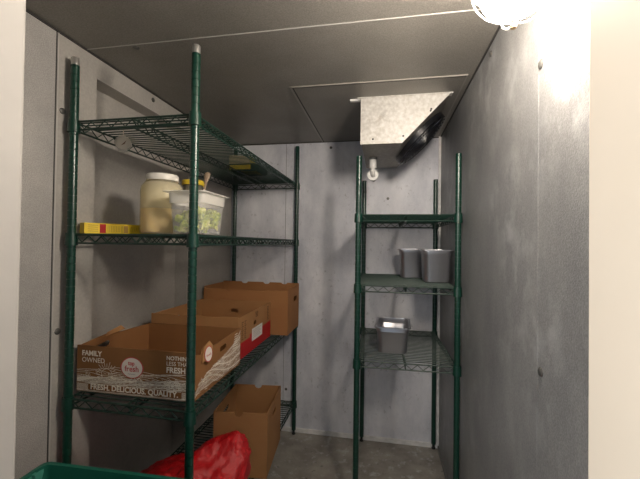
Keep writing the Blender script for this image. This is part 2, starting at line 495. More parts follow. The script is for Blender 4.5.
# ------------------------------------------------------------------ cartons
def notched(u0, u1, v0, v1, cuts):
    """Board outline with cuts in its top edge: cuts = [(u, half width, depth)]."""
    pts = [(u0, v0), (u1, v0), (u1, v1)]
    for (u, hw, dp) in sorted(cuts, reverse=True):
        for k in range(7):
            a = PI * k / 6
            pts.append((u + hw * math.cos(a), v1 - dp * math.sin(a)))
    pts.append((u0, v1)); return pts
def slot(u, v, hw, hh, ang=0):
    out = []
    for k in range(12):
        a = 2 * PI * k / 12
        x = (hw - hh) * (1 if math.cos(a) > 0 else -1) + hh * math.cos(a); y = hh * math.sin(a)
        out.append((u + x * math.cos(ang) - y * math.sin(ang), v + x * math.sin(ang) + y * math.cos(ang)))
    return out
def carton(nm, label, group, x0, x1, y0, y1, z, hf, hb, hl, deg, mat, fcuts=(), bcuts=(), lcuts=(), rcuts=(), fh=(), bh=(), lh=(), rh=(), mat_in=None, side_out=None, hr=None, tilt=None):
    T = .005
    cx, cy = (x0 + x1) / 2, (y0 + y1) / 2
    X = rot_about(cx, cy, deg)
    if tilt is not None: X = tilt @ X
    root = thing(nm, X @ Vector((cx, cy, z)), label, 'box', group)
    w, d = x1 - x0, y1 - y0
    hr = hl if hr is None else hr
    F = X @ frame((x0, y0 + T / 2, z), (1, 0, 0), (0, 0, 1))
    Bk = X @ frame((x0, y1 - T / 2, z), (1, 0, 0), (0, 0, 1))
    Lf = X @ frame((x0 + T / 2, y0 + T, z), (0, 1, 0), (0, 0, 1))
    Rt = X @ frame((x1 - T / 2, y0 + T, z), (0, 1, 0), (0, 0, 1))
    parts = {}
    parts['front'] = plate('front_panel', notched(0, w, 0, hf, fcuts), fh, T, F, mat, root)
    parts['back'] = plate('back_panel', notched(0, w, 0, hb, bcuts), bh, T, Bk, mat, root)
    parts['left'] = plate('side_panel', lcuts if (lcuts and len(lcuts[0]) == 2) else notched(0, d - 2 * T, 0, hl, lcuts), lh, T, Lf, mat, root)
    parts['right'] = plate('side_panel', rcuts if (rcuts and len(rcuts[0]) == 2) else notched(0, d - 2 * T, 0, hr, rcuts), rh, T, Rt, mat, root)
    m = MB(); m.box(x0 + T, x1 - T, y0 + T, y1 - T, z, z + .005, X); parts['bottom'] = m.build('bottom_panel', mat_in or mat, root)
    return root, X, parts

# --- printed produce carton at the front of the large rack
zb = Z1 + TOP
bx0, bx1, by0, by1 = -1.046, -.602, 1.045, 1.42
d1 = by1 - by0 - .01
root, X, P = carton('produce_carton', 'printed brown produce carton with family owned lettering at the front of the middle shelf', 'open cartons on the middle shelf',
    bx0, bx1, by0, by1, zb, .158, .152, .152, 0, M_KRAFT,
    rcuts=[(0, 0), (d1, 0), (d1, .156), (.30, .152), (.20, .148), (.12, .145), (.10, .150), (.075, .162), (.05, .158), (.04, .140), (0, .152)],
    lcuts=[(0, 0), (d1, 0), (d1, .150), (.20, .156), (.13, .166), (.06, .160), (0, .154)],
    rh=[slot(.205, .117, .028, .011)], lh=[slot(.10, .125, .038, .011, .12)])
# folded flaps at the torn corners
m = MB(); m.prism([(0, 0), (.085, .0), (.07, .020), (.01, .012)], X @ frame((bx0 + .004, by0 + .12, zb + .157), (.2, 1, .12), (-.35, 0, 1)), 0, .003); m.build('torn_flap', M_KRAFT_IN, root)
m = MB(); m.prism([(0, 0), (.05, .006), (.062, .035), (.045, .058), (.014, .048), (.004, .02)], X @ frame((bx1 + .003, by0 + .045, zb + .112), (.15, 1, .15), (-.1, 0, 1)), 0, .003); tf = m.build('torn_flap', M_KRAFT_IN, root)
fr = X @ frame((bx1 + .010, by0 + .075, zb + .135), (.15, 1, .15), (-.1, 0, 1))
m = MB(); m.poly([(.022 * math.cos(a * PI / 10), .027 * math.sin(a * PI / 10)) for a in range(20)], fr, .0006); m.build('badge_rim', M_LOGOR, tf)
m = MB(); m.poly([(.019 * math.cos(a * PI / 10), .024 * math.sin(a * PI / 10)) for a in range(20)], fr, .0012); m.build('badge', M_LOGOW, tf)
text('badge_lettering', 'fresh', .013, fr @ Matrix.Translation((0, -.003, .0018)), M_LOGOR, tf, 'CENTER')
# printing on the front
W = bx1 - bx0; H = .158
fp = P['front']
PF = X @ frame((bx0, by0, zb), (1, 0, 0), (0, 0, 1))    # u right, v up, w towards the doorway
def uv(a, v): return PF @ Matrix.Translation((a * W, (1 - v) * H, .0006))
text('lettering', 'FAMILY', .024, uv(.045, .165), M_PRINT, fp, bold=.0008)
text('lettering', 'OWNED', .0235, uv(.045, .31), M_PRINT, fp)
text('lettering', 'NOTHING', .0185, uv(.775, .135), M_PRINT, fp, bold=.0003)
text('lettering', 'LESS THAN', .0185, uv(.775, .25), M_PRINT, fp)
text('lettering', 'FRESH.', .0255, uv(.775, .385), M_PRINT, fp, bold=.0007)
# landscape
rnd = random.Random(3)
land = MB()
def hill(v, amp, ph, f, u0=.005, u1=.995, w=.0012):
    pts = []
    for k in range(61):
        u = u0 + (u1 - u0) * k / 60
        pts.append((u * W, (1 - v - amp * math.sin(f * u * 2 * PI + ph) - .3 * amp * math.sin(2.7 * f * u * 2 * PI + ph * 1.7)) * H))
    land.strip(pts, w, PF, .0005)
for k in range(9):
    hill(.47 + k * .026, .035 - .002 * k, 1.1 + k * .55, 1.5 + .12 * k, 0.0 if k % 2 else .3, 1., .0011)
for k in range(12): hill(.66 + k * .0125, .011, .4 * k, 2.2 + .2 * k, .004, .996, .0014)
for k in range(170):                           # stippled fields
    u = rnd.uniform(.006, .975); v = rnd.uniform(.62, .80); L = rnd.uniform(.008, .03)
    land.strip([(u * W, (1 - v) * H), (min(.995, u + L) * W, (1 - v + rnd.uniform(-.012, .012)) * H)], .0016, PF, .00065)
for k in range(110):                           # field furrows and hatch
    u = rnd.uniform(.01, .97); v = rnd.uniform(.55, .78); L = rnd.uniform(.012, .05); s = rnd.uniform(-.6, .6) + (u - .5) * 1.5
    land.strip([(u * W, (1 - v) * H), (min(.995, u + L * .5) * W, (1 - v - L * s) * H)], .0012, PF, .0007)
cu, cv = .27, .60                              # sun with rays
land.strip([((cu * W + .021 * math.cos(a * PI / 12)), ((1 - cv) * H + .021 * math.sin(a * PI / 12))) for a in range(-1, 14)], .0015, PF, .0006)
for a in range(-1, 14):
    t = a * PI / 12; r0 = .026; r1 = .046 if a % 2 else .039
    land.strip([(cu * W + r0 * math.cos(t), (1 - cv) * H + r0 * math.sin(t)), (cu * W + r1 * math.cos(t), (1 - cv) * H + r1 * math.sin(t))], .0014, PF, .0006)
for hu in (.50, .55, .83, .86):                # farm buildings, crates
    land.strip([((hu - .03) * W, .25 * H), ((hu - .03) * W, .33 * H), (hu * W, .40 * H), ((hu + .03) * W, .33 * H), ((hu + .03) * W, .25 * H)], .0016, PF, .0007)
for k in range(9): land.strip([((.74 + .02 * k) * W, .22 * H), ((.78 + .012 * k) * W, .40 * H)], .0013, PF, .0007)
for k in range(14):                            # hatch beside the slogan bar and under it
    v = .825 + .0105 * k
    land.strip([(.004 * W, (1 - v) * H), (.105 * W, (1 - v - .004) * H)], .0009, PF, .0006)
    land.strip([(.905 * W, (1 - v) * H), (.996 * W, (1 - v - .004) * H)], .0009, PF, .0006)
for k in range(3): hill(.955 + .014 * k, .003, k, 8, .004, .996, .0012)
land.strip([(.11 * W, .185 * H), (.90 * W, .185 * H)], .0014, PF, .0007)
land.build('landscape_print', M_PRINT, fp, False, False)
m = MB(); m.poly([(.112 * W, .045 * H), (.897 * W, .045 * H), (.897 * W, .178 * H), (.112 * W, .178 * H)], PF, .0009); m.build('slogan_bar', M_INK, fp, False, False)
text('lettering', 'FRESH. DELICIOUS. QUALITY.', .0255, uv(.128, .883) @ Matrix.Translation((0, 0, .0008)), M_PRINT, fp, bold=.0007, sx=1.0)
# round badge
lc = (.488 * W, .60 * H)
m = MB(); m.poly([(lc[0] + .0425 * math.cos(a * PI / 16) * (1.05 if a % 16 in (15, 0, 1) else 1), lc[1] + .036 * math.sin(a * PI / 16)) for a in range(32)], PF, .0009); m.build('badge_rim', M_LOGOR, fp, False, False)
m = MB(); m.poly([(lc[0] + .0395 * math.cos(a * PI / 16), lc[1] + .033 * math.sin(a * PI / 16)) for a in range(32)], PF, .0013); m.build('badge', M_LOGOW, fp, False, False)
LG = PF @ Matrix.Translation((lc[0], lc[1], .0018))
text('badge_lettering', 'top', .021, LG @ Matrix.Translation((-.002, .015, 0)), M_LOGOR, fp, 'CENTER', .0004, sx=.85)
text('badge_lettering', 'fresh', .027, LG @ Matrix.Translation((0, -.004, 0)), M_LOGOR, fp, 'CENTER', .0003)
m = MB(); m.strip([(lc[0] - .014 + .0028 * k, lc[1] - .021 + .0012 * math.sin(k * 2.1)) for k in range(11)], .0018, PF, .0018); m.build('badge_flourish', M_GREYINK, fp, False, False)
# printing on the side
sp = P['right']
PS = X @ frame((bx1, by0 + .005, zb), (0, 1, 0), (0, 0, 1))
land = MB(); D1 = d1
for k in range(26):
    v = .0065 + .0035 * k
    pts = [(D1 * j / 30, max(.008, min(.150, v * (.55 + .9 * j / 30) + .004 * math.sin(j * .7 + k) * (1 - k / 40) + .018 * math.sin(j * .21 + .3)))) for j in range(int(30 * max(0, (k - 10) / 26)), 31)]
    pts = [p for p in pts if not (.17 < p[0] < .24 and p[1] > .098)]
    if len(pts) > 1: land.strip(pts, .0015 if k % 3 else .0026, PS, .0006)
for k in range(60):
    u = rnd.uniform(.02, .95) * D1; v = rnd.uniform(.012, .075)
    land.strip([(u, v), (u + rnd.uniform(.005, .03), max(.005, v + rnd.uniform(-.01, .012)))], .0018, PS, .0008)
for k in range(7): land.strip([(.29 + .003 * k, .085 + .009 * k), (.335, .085 + .0092 * k)], .003, PS, .0008)
land.build('landscape_print', M_PRINT, sp, False, False)

# --- carton with the red band behind it
cx0, cx1, cy0, cy1 = -1.048, -.622, 1.44, 1.885
d2 = cy1 - cy0 - .01
root, X, P = carton('produce_carton', 'brown carton with a red lower band and white label, second on the middle shelf', 'open cartons on the middle shelf',
    cx0, cx1, cy0, cy1, zb, .192, .190, .188, 0, M_KRAFT_L, fcuts=[(.14, .012, .006), (.30, .05, .004)], bcuts=[(.1, .02, .006)],
    rh=[slot(.20, .128, .020, .011)], lh=[slot(.20, .13, .022, .012)], bh=[slot(.21, .13, .024, .012)])
PS = X @ frame((cx1, cy0 + .005, zb), (0, 1, 0), (0, 0, 1)); sp = P['right']
m = MB(); m.poly([(0, 0), (d2, 0), (d2, .090), (.335, .085), (.13, .086), (.13, .072), (.004, .072), (0, .072)], PS, .0006); m.build('red_band', M_REDINK, sp, False, False)
m = MB(); m.poly([(.155, .045), (.30, .045), (.30, .105), (.155, .105)], PS, .0016); lb = m.build('paper_label', M_LABEL, sp, False, False)
m = MB()
for k in range(5): m.strip([(.17, .094 - .0085 * k), (.285 - .02 * (k % 2), .094 - .0085 * k)], .0022, PS, .0022)
m.build('label_lines', M_GREYINK, lb, False, False)
m = MB()
for k in range(9):
    for q in range(2): m.strip([(.03 + .033 * q, .085 + .0095 * k), (.052 + .033 * q - .006 * (k % 2), .085 + .0095 * k)], .004, PS, .0008)
m.build('dark_print', M_DINK, sp, False, False); m = MB()
for k in range(4): m.strip([(.205 - .002 * k, .155 + .007 * k), (.238, .155 + .007 * k)], .004, PS, .0008)
m.build('dark_symbol', M_DINK, sp, False, False); m = MB()
for k in range(9): m.strip([(.375, .105 + .0085 * k), (.405 - .006 * (k % 2), .105 + .0085 * k)], .004, PS, .0008)
m.build('dark_print', M_DINK, sp, False, False)
m = MB(); m.strip([(.342, .0), (.342, .186)], .002, PS, .0009); m.build('fold_line', M_INK, sp, False, False)
# --- plain orange-brown carton at the back, overhanging
ex0, ex1, ey0, ey1 = -1.044, -.528, 1.905, 2.165
root, X, P = carton('produce_carton', 'plain orange-brown carton with a hand hole overhanging the far end of the middle shelf', 'open cartons on the middle shelf',
    ex0, ex1, ey0, ey1, zb, .250, .268, .262, 0, M_KRAFT_O, fcuts=[(.16, .015, .010), (.36, .03, .008)], bcuts=[(.15, .022, .012), (.30, .022, .012), (.42, .02, .010)], rcuts=[(.12, .04, .006)],
    rh=[slot(.165, .185, .040, .016)], lh=[slot(.125, .19, .036, .016)])

# --- tall carton on the lowest shelf
z0s = Z0 + TOP
tx0, tx1, ty0, ty1 = -.769, -.520, 1.49, 1.812
root, X, P = carton('tall_carton', 'tall plain tan carton with notched rim on the lowest shelf behind the red bag', None,
    tx0, tx1, ty0, ty1, z0s, .288, .285, .288, 6., M_KRAFT_L, fcuts=[(.116, .020, .022)], bcuts=[(.125, .020, .018)], rcuts=[(.16, .05, .005)],
    rh=[slot(.15, .225, .045, .012)], lh=[slot(.15, .225, .045, .012)])
PS = X @ frame((tx1, ty0 + .005, z0s), (0, 1, 0), (0, 0, 1))
m = MB()
for k in range(3): m.strip([(.03, .262 - .010 * k), (.16 - .02 * k, .262 - .010 * k)], .0018, PS, .0006)
m.build('printed_lines', M_INK, P['right'], False, False)

# ------------------------------------------------------------------ red bag on the lowest shelf
def bag():
    bm = bmesh.new()
    bmesh.ops.create_icosphere(bm, subdivisions=6, radius=1)
    base = z0s
    for v in bm.verts:
        n = v.co.copy()
        # pillow body
        p = Vector((abs(n.x) ** .8 * (1 if n.x > 0 else -1), abs(n.y) ** .8 * (1 if n.y > 0 else -1), n.z))
        x = -.755 + p.x * .245; y = 1.255 + p.y * .195
        t = (x + 1.0) / .45
        hgt = .10 + .05 * max(0, min(1, t)) + .125 * math.exp(-(max(0, -.55 - x) / .13) ** 2 - ((y - 1.37) / .12) ** 2) + .045 * math.exp(-((x + .70) / .06) ** 2 - ((y - 1.22) / .15) ** 2)
        z = base + hgt * (1 + max(n.z, -1)) / 2 * 1.28 if n.z > -.2 else base + hgt * max(0, (1 + n.z)) / 2 * 1.28
        q = Vector((x, y, z))
        cr = noise.ridged_multi_fractal(Vector((x * 9, y * 7, z * 9)), .8, 2.1, 4, 1., 2.)
        sm = noise.noise(Vector((x * 14, y * 14, z * 14)))
        amt = .017 * (cr - 1.1) + .008 * sm + .006 * abs(noise.noise(Vector((x * 30 + y * 12, y * 22, z * 26))))
        k = min(1, max(0, (z - base) / .05))
        q += Vector((n.x, n.y, n.z * .9)) * amt * k
        q.x = max(-1.03, min(-.515, q.x)); q.y = min(q.y, 1.462 + .10 * (q.x + .77) - .0); q.z = max(q.z, base + .0005)
        v.co = q
    bmesh.ops.recalc_face_normals(bm, faces=bm.faces)
    o = link_bm('plastic_bag', bm, M_BAG, None, True)
    o.data.polygons.foreach_set('use_smooth', [True] * len(o.data.polygons))
    # gathered neck hanging over the shelf edge
    return tag(o, 'crumpled red plastic bag slumped on the lowest shelf before the tall carton', 'bag')
bag()

# ------------------------------------------------------------------ green tote by the doorway
def tote():
    cx, cy, zr = -.70, .70, .600
    X = rot_about(cx, cy, 1.5)
    root = thing('storage_tote', X @ Vector((cx, cy, 0)), 'deep green plastic tote standing on the floor just inside the doorway', 'tote')
    hw, hd = .302, .212
    R = []
    for (z, k, r) in ((.0, -.045, .03), (.004, -.04, .03), (.3, -.02, .03), (zr - .03, -.004, .025), (zr - .03, .0, .02), (zr, .0, .02), (zr, -.012, .018), (zr - .025, -.014, .018), (.3, -.026, .025), (.012, -.045, .025)):
        R.append(rrect(cx, cy, hw + k, hd + k, r, z, 4))
    body = MB().loft(R, True, True, X).build('tote_body', M_TOTE, root, True)
    m = MB()
    for k in range(9):                        # ribs inside the end below the rim, coloured as if lit
        y = cy - .16 + k * .04
        m.box(cx - hw + .012, cx - hw + .026, y - .006, y + .006, zr - .075, zr - .004, X)
    m.box(cx - hw + .012, cx - hw + .016, cy - .19, cy + .19, zr - .08, zr - .008, X)
    m.build('ribbed_grip', M_TOTE_LIT, root)
    for k in range(12): MB().box(cx - .26 + k * .047, cx - .255 + k * .047, cy + hd - .003, cy + hd + .004, zr - .055, zr - .03, X).build('rim_rib', M_TOTE, root)
tote()

# ------------------------------------------------------------------ goods on the second shelf
zs = Z2 + TOP
X = Matrix.Translation((-1.02, 1.036, zs)) @ Matrix.Rotation(math.radians(64), 4, 'Z')
root = thing('long_carton', X @ Vector((.12, .02, 0)), 'long flat yellow carton with a red square beside the corner post', 'box')
body = MB().box(0, .258, 0, .038, 0, .038, X, .001).build('carton_body', M_YELLOW, root)
PF = X @ frame((0, 0, 0), (1, 0, 0), (0, 0, 1))
m = MB(); m.poly([(.049, .003), (.069, .003), (.069, .035), (.049, .035)], PF); m.build('red_square', M_REDINK, body, False, False)
m = MB()
for k in range(4): m.strip([(.011, .009 + .007 * k), (.043, .009 + .007 * k)], .0018, PF, .0005)
m.build('fine_print', plain('ochre_ink', (.33, .19, .02), .6), body, False, False); m = MB()
for k in range(9): m.strip([(.076 + .0058 * k, .008), (.076 + .0058 * k, .030)], .0013, PF, .0005)
m.build('fine_print', MATS['ochre_ink'], body, False, False); m = MB()
for k in range(5): m.strip([(.155 + .007 * k, .011), (.158 + .007 * k, .029)], .0014, PF, .0005)
m.build('fine_print', MATS['ochre_ink'], body, False, False)
m = MB(); m.poly([(.130, .005), (.146, .005), (.146, .032), (.130, .032)], PF, .0005); m.build('brown_square', MATS['ochre_ink'], body, False, False)
m = MB(); m.strip([(.125, .005), (.125, .032)], .0016, PF, .0006); m.build('black_line', M_DINK, body, False, False)

# big jar of dressing
jc = (-.840, 1.205, zs)
root = thing('plastic_jar', jc, 'large milky plastic jar with white lid half full of pale dressing', 'jar')
MB().lathe([(0, .0), (.070, .0), (.076, .006), (.077, .014), (.077, .165), (.074, .185), (.060, .203), (.052, .207), (.052, .222),
            (.049, .222), (.049, .206), (.057, .200), (.071, .184), (.074, .164), (.074, .016), (.070, .008), (0, .006)], jc, 32).build('jar_body', M_JAR, root, True)
MB().lathe([(.0525, .207), (.058, .207), (.0585, .211), (.0585, .225), (.056, .230), (.045, .2315), (0, .2315)], jc, 32).build('lid', M_WHITEP, root, True)
MB().lathe([(.0735, .099), (.0735, .163), (.070, .184), (.057, .198)], jc, 32).build('dressing_smear', M_SMEAR, root, True)
lm = MB()
for i in range(8):
    a0 = math.radians(172 + i * 3.5); a1 = math.radians(172 + (i + 1) * 3.5)
    p = [Vector((jc[0] + .0775 * math.cos(a), jc[1] + .0775 * math.sin(a), jc[2] + z)) for a in (a0, a1) for z in (.02, .15)]
    lm.bm.faces.new([lm.bm.verts.new(q) for q in (p[0], p[2], p[3], p[1])])
lb = lm.build('paper_label', M_LABEL, root, True)
lm = MB()
for k, z in enumerate((.045, .062, .075, .095, .11)):
    for i in range(3):
        a0 = math.radians(187 + i * 3.0); a1 = math.radians(187 + (i + 1) * 3.0 - .6)
        hz_ = .006 if k == 0 else .003
        p = [Vector((jc[0] + .0782 * math.cos(a), jc[1] + .0782 * math.sin(a), jc[2] + zz)) for a in (a0, a1) for zz in (z - hz_, z + hz_)]
        lm.bm.faces.new([lm.bm.verts.new(q) for q in (p[0], p[2], p[3], p[1])])
lm.build('label_lines', M_DINK, lb, True)
tag(MB().lathe([(0, .007), (.069, .0085), (.0732, .017), (.0732, .098), (.0, .0985)], jc, 32).build('dressing', M_DRESS, None, True), 'pale yellow dressing filling the lower half of the milky jar', 'dressing', None, 'stuff')

# square tub with lettuce
tc = (-.672, 1.175)
root = thing('food_tub', (tc[0], tc[1], zs), 'square frosted tub of cut lettuce behind the front shelf post', 'tub')
R = []
for z, hw, hd, r in ((0, .054, .072, .014), (.004, .058, .076, .016), (.11, .064, .084, .018), (.11, .0615, .0815, .017), (.006, .0555, .0735, .014)):
    R.append(rrect(tc[0], tc[1], hw, hd, r, zs + z, 5))
MB().loft(R).build('tub_body', M_TUB, root, True)
R = []
for z, hw, hd, r in ((.110, .0645, .0845, .018), (.110, .067, .087, .018), (.147, .069, .089, .018), (.147, .080, .104, .018), (.150, .080, .104, .018), (.150, .0665, .0865, .017), (.110, .0645, .0845, .018)):
    R.append(rrect(tc[0], tc[1], hw, hd, r, zs + z, 5))
MB().loft(R, False, False).build('rim', M_TUBRIM, root, True)
SP = (-.664, 1.205)
bm = bmesh.new(); rr = random.Random(11)
for k in range(95):
    px = tc[0] + rr.uniform(-.048, .048); py = tc[1] + rr.uniform(-.066, .066)
    pz = zs + .020 + rr.uniform(0, .058) + (.010 if px > tc[0] else 0)
    rad = rr.uniform(.013, .021)
    r = bmesh.ops.create_icosphere(bm, subdivisions=3, radius=rad)['verts']
    q = Matrix.Rotation(rr.uniform(0, 6), 3, 'Z') @ Matrix.Rotation(rr.uniform(0, 6), 3, 'X')
    sd = Vector((rr.uniform(0, 50), rr.uniform(0, 50), 0))
    for v in r:
        p = Vector((v.co.x * 1.1, v.co.y * .9, v.co.z * .38))
        p += Vector((0, 0, 1)) * .012 * noise.noise(v.co * 70 + sd) + v.co * .5 * noise.noise(v.co * 40 + sd)
        v.co = q @ p + Vector((px, py, pz))
        lim = .049 + .0085 * max(0, min(1, (v.co.z - zs) / .12)); limy = .067 + .0085 * max(0, min(1, (v.co.z - zs) / .12))
        v.co.x = max(tc[0] - lim, min(tc[0] + lim, v.co.x)); v.co.y = max(tc[1] - limy, min(tc[1] + limy, v.co.y)); v.co.z = max(zs + .0075, v.co.z)
tag(link_bm('cut_lettuce', bm, M_LETTUCE, None, True), 'pale green and yellow cut lettuce heaped inside the frosted tub', 'lettuce', None, 'stuff')
# spoon standing in the tub
a = Vector((-.665, 1.205, zs + .168)); c = Vector((-.667, 1.232, zs + .243)); dv = (c - a).normalized()
root = thing('serving_spoon', a, 'spoon with a worn tan handle standing up out of the frosted tub', 'spoon')
sidev = dv.cross(Vector((0, 1, 0))).normalized(); upv = sidev.cross(dv)
rings = []
for t, w_, th_ in ((.0, .004, .003), (.35, .0045, .0032), (.52, .007, .004), (.75, .0115, .005), (.90, .0125, .005), (.97, .009, .0045), (1., .003, .003)):
    p = a.lerp(c, t)
    rings.append([tuple(p + sidev * w_ * math.cos(k * PI / 6) + upv * th_ * math.sin(k * PI / 6)) for k in range(12)])
MB().loft(rings).build('handle', M_WOOD, root, True)
m = MB(); e = a - dv * .012
rings = []
for t, w_ in ((0, .004), (.25, .014), (.55, .019), (.85, .015), (1, .004)):
    p = a.lerp(a - dv * .050, t)
    rings.append([tuple(p + sidev * w_ * math.cos(k * PI / 6) + upv * .0015 * math.sin(k * PI / 6)) for k in range(12)])
m.loft(rings).build('spoon_bowl', M_STEEL, root, True)
# tall jar with yellow lid behind the tub
yc = (-.812, 1.375, zs)
root = thing('lidded_jar', yc, 'tall cloudy jar with a yellow lid standing behind the frosted tub', 'jar')
MB().lathe([(0, 0), (.042, 0), (.046, .006), (.046, .185), (.040, .205), (.040, .222), (0, .222)], yc, 24).build('jar_body', M_SMALLJAR, root, True)
MB().lathe([(.0405, .218), (.0465, .218), (.0465, .236), (.044, .239), (.03, .2385), (0, .2385)], yc, 24).build('lid', M_YLID, root, True)

# ------------------------------------------------------------------ goods on the top shelf
zt = Z3 + TOP
X = rot_about(-.78, 1.90, 3)
root = thing('flat_packet', X @ Vector((-.775, 1.90, zt)), 'flat yellow and black packet lying on the top shelf', 'packet')
MB().box(-.865, -.685, 1.82, 1.99, zt, zt + .036, X, .006).build('packet_body', plain('black_film', (.02, .02, .018), .4), root)
MB().box(-.855, -.735, 1.817, 1.8205, zt + .004, zt + .030, X).build('yellow_panel', M_YELLOW, root)
MB().box(-.80, -.71, 1.84, 1.95, zt - .0004, zt + .0005, X).build('yellow_panel', M_YELLOW, root)
root = thing('small_carton', X @ Vector((-.80, 1.89, zt + .0365)), 'beige card carton lying on the yellow and black packet on the top shelf', 'box')
MB().box(-.862, -.745, 1.825, 1.96, zt + .0365, zt + .085, X, .002).build('carton_body', M_BEIGE, root)
MB().box(-.745, -.7445, 1.84, 1.94, zt + .042, zt + .08, X).build('yellow_label', M_YELLOW, root)

# dial thermometer hanging from the top shelf
tcx, tcy, tcz = -.915, 1.085, 1.624
Xm = Matrix.Translation((tcx, tcy, tcz)) @ Matrix.Rotation(math.radians(-32), 4, 'Z').inverted() @ Matrix.Rotation(PI / 2, 4, 'X')
root = thing('dial_thermometer', (tcx, tcy, tcz - .027), 'round dial thermometer hanging under the top shelf near the front', 'thermometer')
cs = MB().lathe([(0, -.009), (.024, -.009), (.0265, -.006), (.0265, .004), (.0235, .0055), (.0232, .0035), (0, .0035)], n=28, mtx=Xm).build('dial_case', M_CASE, root, True)
MB().lathe([(0, .004), (.0225, .004)], n=28, mtx=Xm).build('dial_face', M_DIAL, root)
m = MB()
for k in range(28):
    t = math.radians(-45 + 270 * k / 27)
    m.strip([(.0175 * math.cos(t), .0175 * math.sin(t)), (.0210 * math.cos(t), .0210 * math.sin(t))], .0009, Xm, .0046)
m.build('dial_marks', M_GREYINK, root, False, False)
m = MB(); m.prism([(-.006, -.009), (.011, .010), (.005, -.003)], Xm, .0046, .0052); m.build('needle', M_DINK, root)
m = MB(); m.path([Xm @ Vector((-.003 * math.sin(k) * 0, .024 + .0045 * k, -.003)) for k in range(6)] + [Vector((tcx, tcy + .003, zt - .0075))], .0016, 6); m.build('hanging_hook', M_CASE, root, True)
m = MB(); m.prism([(-.018, -.030), (.016, -.030), (.012, -.022), (-.014, -.022)], Xm, -.004, .002); m.build('base_stand', M_CASE, root)

# ------------------------------------------------------------------ steel pans
def pan(label, cx, cy, z, hw, hd, h, deg, name='steel_pan'):
    X = Matrix.Translation((cx, cy, z)) @ Matrix.Rotation(math.radians(deg), 4, 'Z')
    root = thing(name, (cx, cy, z), label, 'pan', 'deep steel pans on the narrow rack')
    b = .80
    R = [rrect(0, 0, hw * b * .9, hd * b * .9, .02, 0), rrect(0, 0, hw * b * .97, hd * b * .97, .025, .003), rrect(0, 0, hw * b, hd * b, .028, .012),
         rrect(0, 0, hw * .86, hd * .88, .028, h - .028), rrect(0, 0, hw * .90, hd * .91, .030, h - .024), rrect(0, 0, hw * .90, hd * .91, .030, h - .004)]
    Ri = [rrect(0, 0, hw * .885, hd * .895, .028, h - .003), rrect(0, 0, hw * .885, hd * .895, .028, h - .024), rrect(0, 0, hw * .845, hd * .865, .027, h - .028), rrect(0, 0, hw * (b - .015), hd * (b - .015), .026, .012), rrect(0, 0, hw * b * .9, hd * b * .9, .02, .004)]
    MB().loft(R + Ri, True, True, X).build('pan_body', M_STEEL, root, True)
    RR = [rrect(0, 0, hw * .90, hd * .91, .03, h - .004), rrect(0, 0, hw, hd, .022, h - .005), rrect(0, 0, hw, hd, .022, h - .001), rrect(0, 0, hw * .985, hd * .985, .022, h), rrect(0, 0, hw * .89, hd * .90, .028, h), rrect(0, 0, hw * .885, hd * .895, .028, h - .003)]
    MB().loft(RR, False, False, X).build('rim', M_STEEL, root, True)
    return root
pA = pan('deep steel pan on the upper shelf of the narrow rack beside the corner post', .268, 1.892, ZBB + TOP, .0775, .082, .165, 1)
pB = copy_tree(pA); pB.location = (.162, 2.115, ZBB + TOP)
pB['label'] = 'deep steel pan standing behind its twin against the back wall'
pC = pan('open steel pan alone on the lower shelf of the narrow rack', .054, 1.868, ZCC + TOP, .089, .128, .134, -3)

